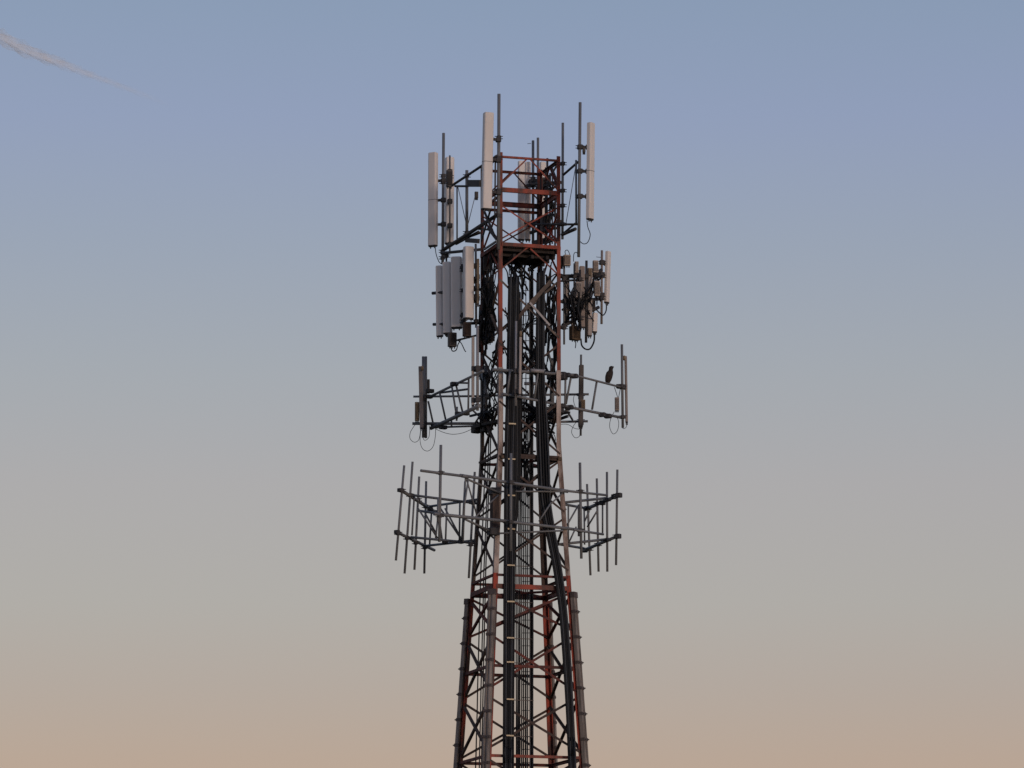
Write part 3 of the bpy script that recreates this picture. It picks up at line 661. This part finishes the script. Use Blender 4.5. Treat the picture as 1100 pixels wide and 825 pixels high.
for x0, y0, x1, y1, Y, cl in ((434.2, 500, 425.3, 602, -.2, (527, 573)), (443.2, 496, 434.6, 616, .5, (532, 578)), (450.3, 512, 445.2, 612, 1.2, (537, 583)), (457.8, 517, 455.8, 616, 1.9, (544, 588)), (510, 507, 503.6, 621, -.3, (540, 585))):
    pole(f, x0, y0, x1, y1, Y, 1.25, 'galv', cl)
for c in ((430, 526.5, -.2), (426.5, 571.5, -.2), (467.5, 550, 2.6), (462, 547, 2.1), (495, 582, .4), (478, 582, .6)):
    MB().box(W(*c), .11, .10, .08, .7).build('pipe_clamp', 'dark', f)

f = thing('sector_frame', 'bare pipe frame whose long rails slope across the front of the tower', 'mount frame', W(545, 590, -1.4), GP)
for a, b, r_ in (((452, 505.5, -2.7), (502, 512, -2), 1.35), ((494, 510.5, -2.1), (608, 527.5, -.6), 1.5), ((606, 527, -.6), (652, 532, .5), 1.2), ((466, 552, -2.5), (545, 560, -1.4), 1.6), ((543, 560, -1.45), (620, 569, -.4), 1.5), ((616, 569, -.5), (648, 574, .3), 1.2)):
    rail(f, a, b, r_)
rail(f, (500, 514, -2), (538, 530, -1.0), 1.1, 'galv', 'standoff_arm'); rail(f, (500, 558, -2), (530, 572, -1.0), 1.1, 'galv', 'standoff_arm'); rail(f, (535, 528, -1), (605, 528, -.7), .9, 'galv', 'standoff_arm'); rail(f, (535, 573, -1.1), (605, 570, -.7), .9, 'galv', 'standoff_arm')
pole(f, 473.6, 478, 472, 582, -2.4, 1.5, 'galv', (508, 554)); pole(f, 549, 487, 548.6, 592, -1.55, 1.35, 'galv', (518, 561)); pole(f, 623, 497, 624.5, 600, -.2, 1.45, 'galv', (528, 570))
MB().tube(W(471.3, 535, -2.4), W(470.8, 561, -2.4), 1.7*K, 10).build('pipe_stub', 'galv', f)
for a, b in (((500, 513, -2), (497.5, 582, -1.8)), ((501, 514, -2), (513, 556, -1.5)), ((579, 560, -1), (592, 540, -.9)), ((592, 541, -.9), (606, 528, -.6)), ((503, 515, -2), (497, 556, -2)), ((508, 558, -1.8), (535, 532, -1.1))):
    MB().tube(W(*a), W(*b), .9*K, 8).build('brace', 'galv', f)
for c in ((531, 528, -1.0), (530, 571, -1.1)):
    MB().box(W(*c), .22, .16, .16, .5).build('leg_clamp', 'dark', f)
MB().box(W(531.5, 549, -1.0), .17, .15, .78, .5, .01).build('leg_wrap', 'brown', f)
MB().tube(W(496, 511, -2.1), W(503, 512.2, -2.0), 2.0*K, 10).build('rail_splice', 'galv', f); MB().tube(W(600, 526.4, -.7), W(610, 527.8, -.6), 1.9*K, 10).build('rail_splice', 'galv', f)

f = thing('sector_frame', 'bare grey pipe frame on the right, lowest on the tower, with five empty upright pipes', 'mount frame', W(605, 590, .4), GP)
rail(f, (665.5, 531.5, .5), (628, 547.5, 2.6), 1.8); rail(f, (664.5, 575.5, .5), (625, 592, 2.6), 1.6)
for a, b in (((604, 540, .4), (652, 535, 1.1)), ((604, 541.5, .4), (630, 546, 2.4)), ((598, 585, .4), (650, 579.5, 1.1)), ((600, 584.5, .4), (627, 589, 2.3))):
    rail(f, a, b, 1.3, 'galv', 'standoff_arm')
for x0, y0, x1, y1, Y, cl in ((630.6, 520, 634.3, 618, 2.3, (546, 590)), (641.1, 514, 643, 614, 1.7, (541, 585)), (652, 507, 652.4, 614, 1.1, (537, 580)), (663.2, 504.5, 661.8, 607, .6, (532, 576))):
    pole(f, x0, y0, x1, y1, Y, 1.25, 'galv', cl)
for a, b in (((647.3, 541, 1.3), (647.3, 574, 1.3)), ((610.5, 544, .5), (610.5, 582, .5)), ((622.3, 542, 1), (622.3, 576, 1)), ((627.5, 548, 2), (628, 585, 2)), ((620, 545, 1), (608, 566, .5)), ((642, 548, 1.6), (631, 566, 1.8)), ((619, 566, .6), (611, 583, .5)), ((605, 542, .4), (608, 548, .4)), ((633, 549, 2.2), (628, 560, 2.2))):
    MB().tube(W(*a), W(*b), (1.8 if a[0] == 622.3 else .95)*K, 8).build('brace', 'galv', f)
for c in ((665, 532, .5), (664, 576, .5), (660, 533.5, .8), (631, 546, 2.4), (628, 591, 2.5), (647, 540, 1.3)):
    MB().box(W(*c), .12, .11, .10, -.5).build('pipe_clamp', 'dark', f)

# ------------------------------------------------------------------ bird of prey perched on the right rail
foot = W(654.5, 411.3, .62)
t = thing('bird', 'dark brown bird perched upright on the right rail of the middle frame', 'bird', foot)
def bell(c, rx, ry, n=14): return [c + Vector((rx*math.cos(2*math.pi*k/n), ry*math.sin(2*math.pi*k/n), 0)) for k in range(n)]
px = lambda dx, dy, Y=0: foot + Vector((dx*K, Y, dy*K))
prof = [(-2.2, -2.2, .5, .4), (-2.1, .2, 1.3, .8), (-1.2, 1.6, 2.3, 1.9), (-.6, 4, 2.7, 2.5), (-.2, 7, 3.1, 2.9), (.3, 10, 3.2, 3.0), (.9, 12.6, 2.8, 2.6), (1.5, 14.6, 2.0, 2.0), (1.8, 16, 1.85, 1.9), (2.1, 17.4, 2.1, 1.95), (2.3, 18.7, 1.8, 1.7), (2.4, 19.5, .8, .8)]
m = MB(); m.ring_sweep([bell(px(a, b*.95), c*1.2*K, d*1.2*K) for a, b, c, d in prof]); m.build('body', 'feather', t)
for s_ in (-1, 1):
    m = MB(); m.ring_sweep([bell(px(a-.4, b, s_*y*K*1.2), c*1.25*K, d*K, 10) for a, b, c, d, y in ((-2.8, 0, .5, .3, .8), (-2.2, 3, 1.5, .6, 1.8), (-1.4, 7, 2.1, .8, 2.6), (-.4, 11, 1.9, .8, 2.5), (.5, 13.3, .9, .5, 1.9))]); m.build('wing', 'feather', t)
    m = MB(); a = px(-.6, 2.6, s_*1.1*K); b = px(-.2, .6, s_*1.1*K); m.tube(a, b, .014, 8)
    for dx in (-1.2, 1.2, .4): m.path([b, px(-.2+dx*.6, .9, s_*1.2*K+dx*.003), px(-.2+dx, .1, s_*1.3*K+dx*.004)], [.010, .010, .004], 6)
    m.build('foot', 'beak', t)
    MB().tube(px(3.3, 18.0, s_*1.1*K), px(3.6, 18.0, s_*1.15*K), .005, 8).build('eye', 'cap', t)
m = MB(); m.path([px(3.8, 17.7), px(4.8, 17.5), px(5.1, 16.8)], [.016, .010, .002], 8); m.build('beak', 'beak', t)

# ------------------------------------------------------------------ contrail, a long lumpy tube of ice cloud high in the sky
def far(px, py, dist):
    x = (px-550)/FPX; u = (412.5-py)/FPX
    d = Vector((x, cp-u*sp_, sp_+u*cp)); return Vector((0, -D, CAMZ)) + d*dist
tab = [(-260, -66, 5.0), (-120, -7, 4.6), (-40, 23, 4.6), (0, 39.5, 4.4), (30, 55, 4.3), (60, 66, 3.6), (90, 78, 2.6), (115, 87, 2.2), (150, 100, 2.0), (195, 118, 2.0), (240, 133, 1.6)]
rs = random.Random(5); P = []; RR = []
pp = [far(a, b, 9000+a*3) for a, b, c in tab]
cc = catmull(pp, 10)
for i, p in enumerate(cc):
    u = i/10; j = min(int(u), len(tab)-2); P.append(p)
    RR.append(1.3*(tab[j][2]+(tab[j+1][2]-tab[j][2])*(u-j))*9000/FPX*(rs.uniform(.88, 1.1)))
m = MB(); n = 24
for sh, (ks, ph) in enumerate(((1.25, 0), (1.0, 1.3), (.8, 2.9), (.6, 4.4), (.4, 5.1))):
    rings = []
    for i, p in enumerate(P):
        tdir = (P[min(i+1, len(P)-1)]-P[max(i-1, 0)]).normalized(); a = Vector((0, 0, 1)); a = (a-tdir*a.dot(tdir)).normalized(); b = tdir.cross(a)
        q = p + a*RR[i]*.25*math.sin(i*.9+ph)
        rings.append([q + (a*math.cos(2*math.pi*k/n)+b*math.sin(2*math.pi*k/n))*RR[i]*ks*(1+.18*math.sin(k*1.57+i*.8+ph)+rs.uniform(-.08, .08)) for k in range(n)])
    m.ring_sweep(rings)
vm = bpy.data.materials.new('ice_cloud'); vm.use_nodes = True; vn = vm.node_tree; vn.nodes.clear()
vo = vn.nodes.new('ShaderNodeOutputMaterial'); mx = vn.nodes.new('ShaderNodeMixShader'); tr = vn.nodes.new('ShaderNodeBsdfTransparent')
mx2 = vn.nodes.new('ShaderNodeMixShader'); df = vn.nodes.new('ShaderNodeBsdfDiffuse'); tl = vn.nodes.new('ShaderNodeBsdfTranslucent')
for q in (df, tl): q.inputs['Color'].default_value = (.97, .97, .97, 1)
mx2.inputs[0].default_value = .3
vn.links.new(df.outputs[0], mx2.inputs[1]); vn.links.new(tl.outputs[0], mx2.inputs[2])
gp = vn.nodes.new('ShaderNodeNewGeometry'); nz = vn.nodes.new('ShaderNodeTexNoise'); nz.inputs['Scale'].default_value = .035; nz.inputs['Detail'].default_value = 5
m2 = vn.nodes.new('ShaderNodeMapRange'); m2.inputs['From Min'].default_value = .30; m2.inputs['From Max'].default_value = .70; m2.inputs['To Max'].default_value = .11; m2.inputs['To Min'].default_value = .03
vn.links.new(gp.outputs['Position'], nz.inputs['Vector']); vn.links.new(nz.outputs['Fac'], m2.inputs['Value'])
ax_ = (pp[-1]-pp[3]); dt = vn.nodes.new('ShaderNodeVectorMath'); dt.operation = 'DOT_PRODUCT'; dt.inputs[1].default_value = ax_.normalized()
vn.links.new(gp.outputs['Position'], dt.inputs[0]); fd = vn.nodes.new('ShaderNodeMapRange')     # the trail thins out towards its younger end
fd.inputs['From Min'].default_value = pp[3].dot(ax_.normalized()); fd.inputs['From Max'].default_value = pp[9].dot(ax_.normalized())
fd.inputs['To Min'].default_value = 1; fd.inputs['To Max'].default_value = 0; fd.interpolation_type = 'SMOOTHSTEP'
vn.links.new(dt.outputs['Value'], fd.inputs['Value']); mu = vn.nodes.new('ShaderNodeMath'); mu.operation = 'MULTIPLY'
vn.links.new(m2.outputs[0], mu.inputs[0]); vn.links.new(fd.outputs[0], mu.inputs[1]); vn.links.new(mu.outputs[0], mx.inputs[0])
df.inputs['Normal'].default_value = sd; cx_ = vn.nodes.new('ShaderNodeCombineXYZ')
for k in range(3): cx_.inputs[k].default_value = sd[k]      # ice crystals scatter the low sun whatever way the trail's side faces
vn.links.new(cx_.outputs[0], df.inputs['Normal']); mx2.inputs[0].default_value = .25
vn.links.new(tr.outputs[0], mx.inputs[1]); vn.links.new(mx2.outputs[0], mx.inputs[2]); vn.links.new(mx.outputs[0], vo.inputs['Surface'])
solo(m, 'contrail', vm, pp[5], 'faint pale contrail slanting down from the upper left corner of the sky', 'contrail')
S.cycles.transparent_max_bounces = 24
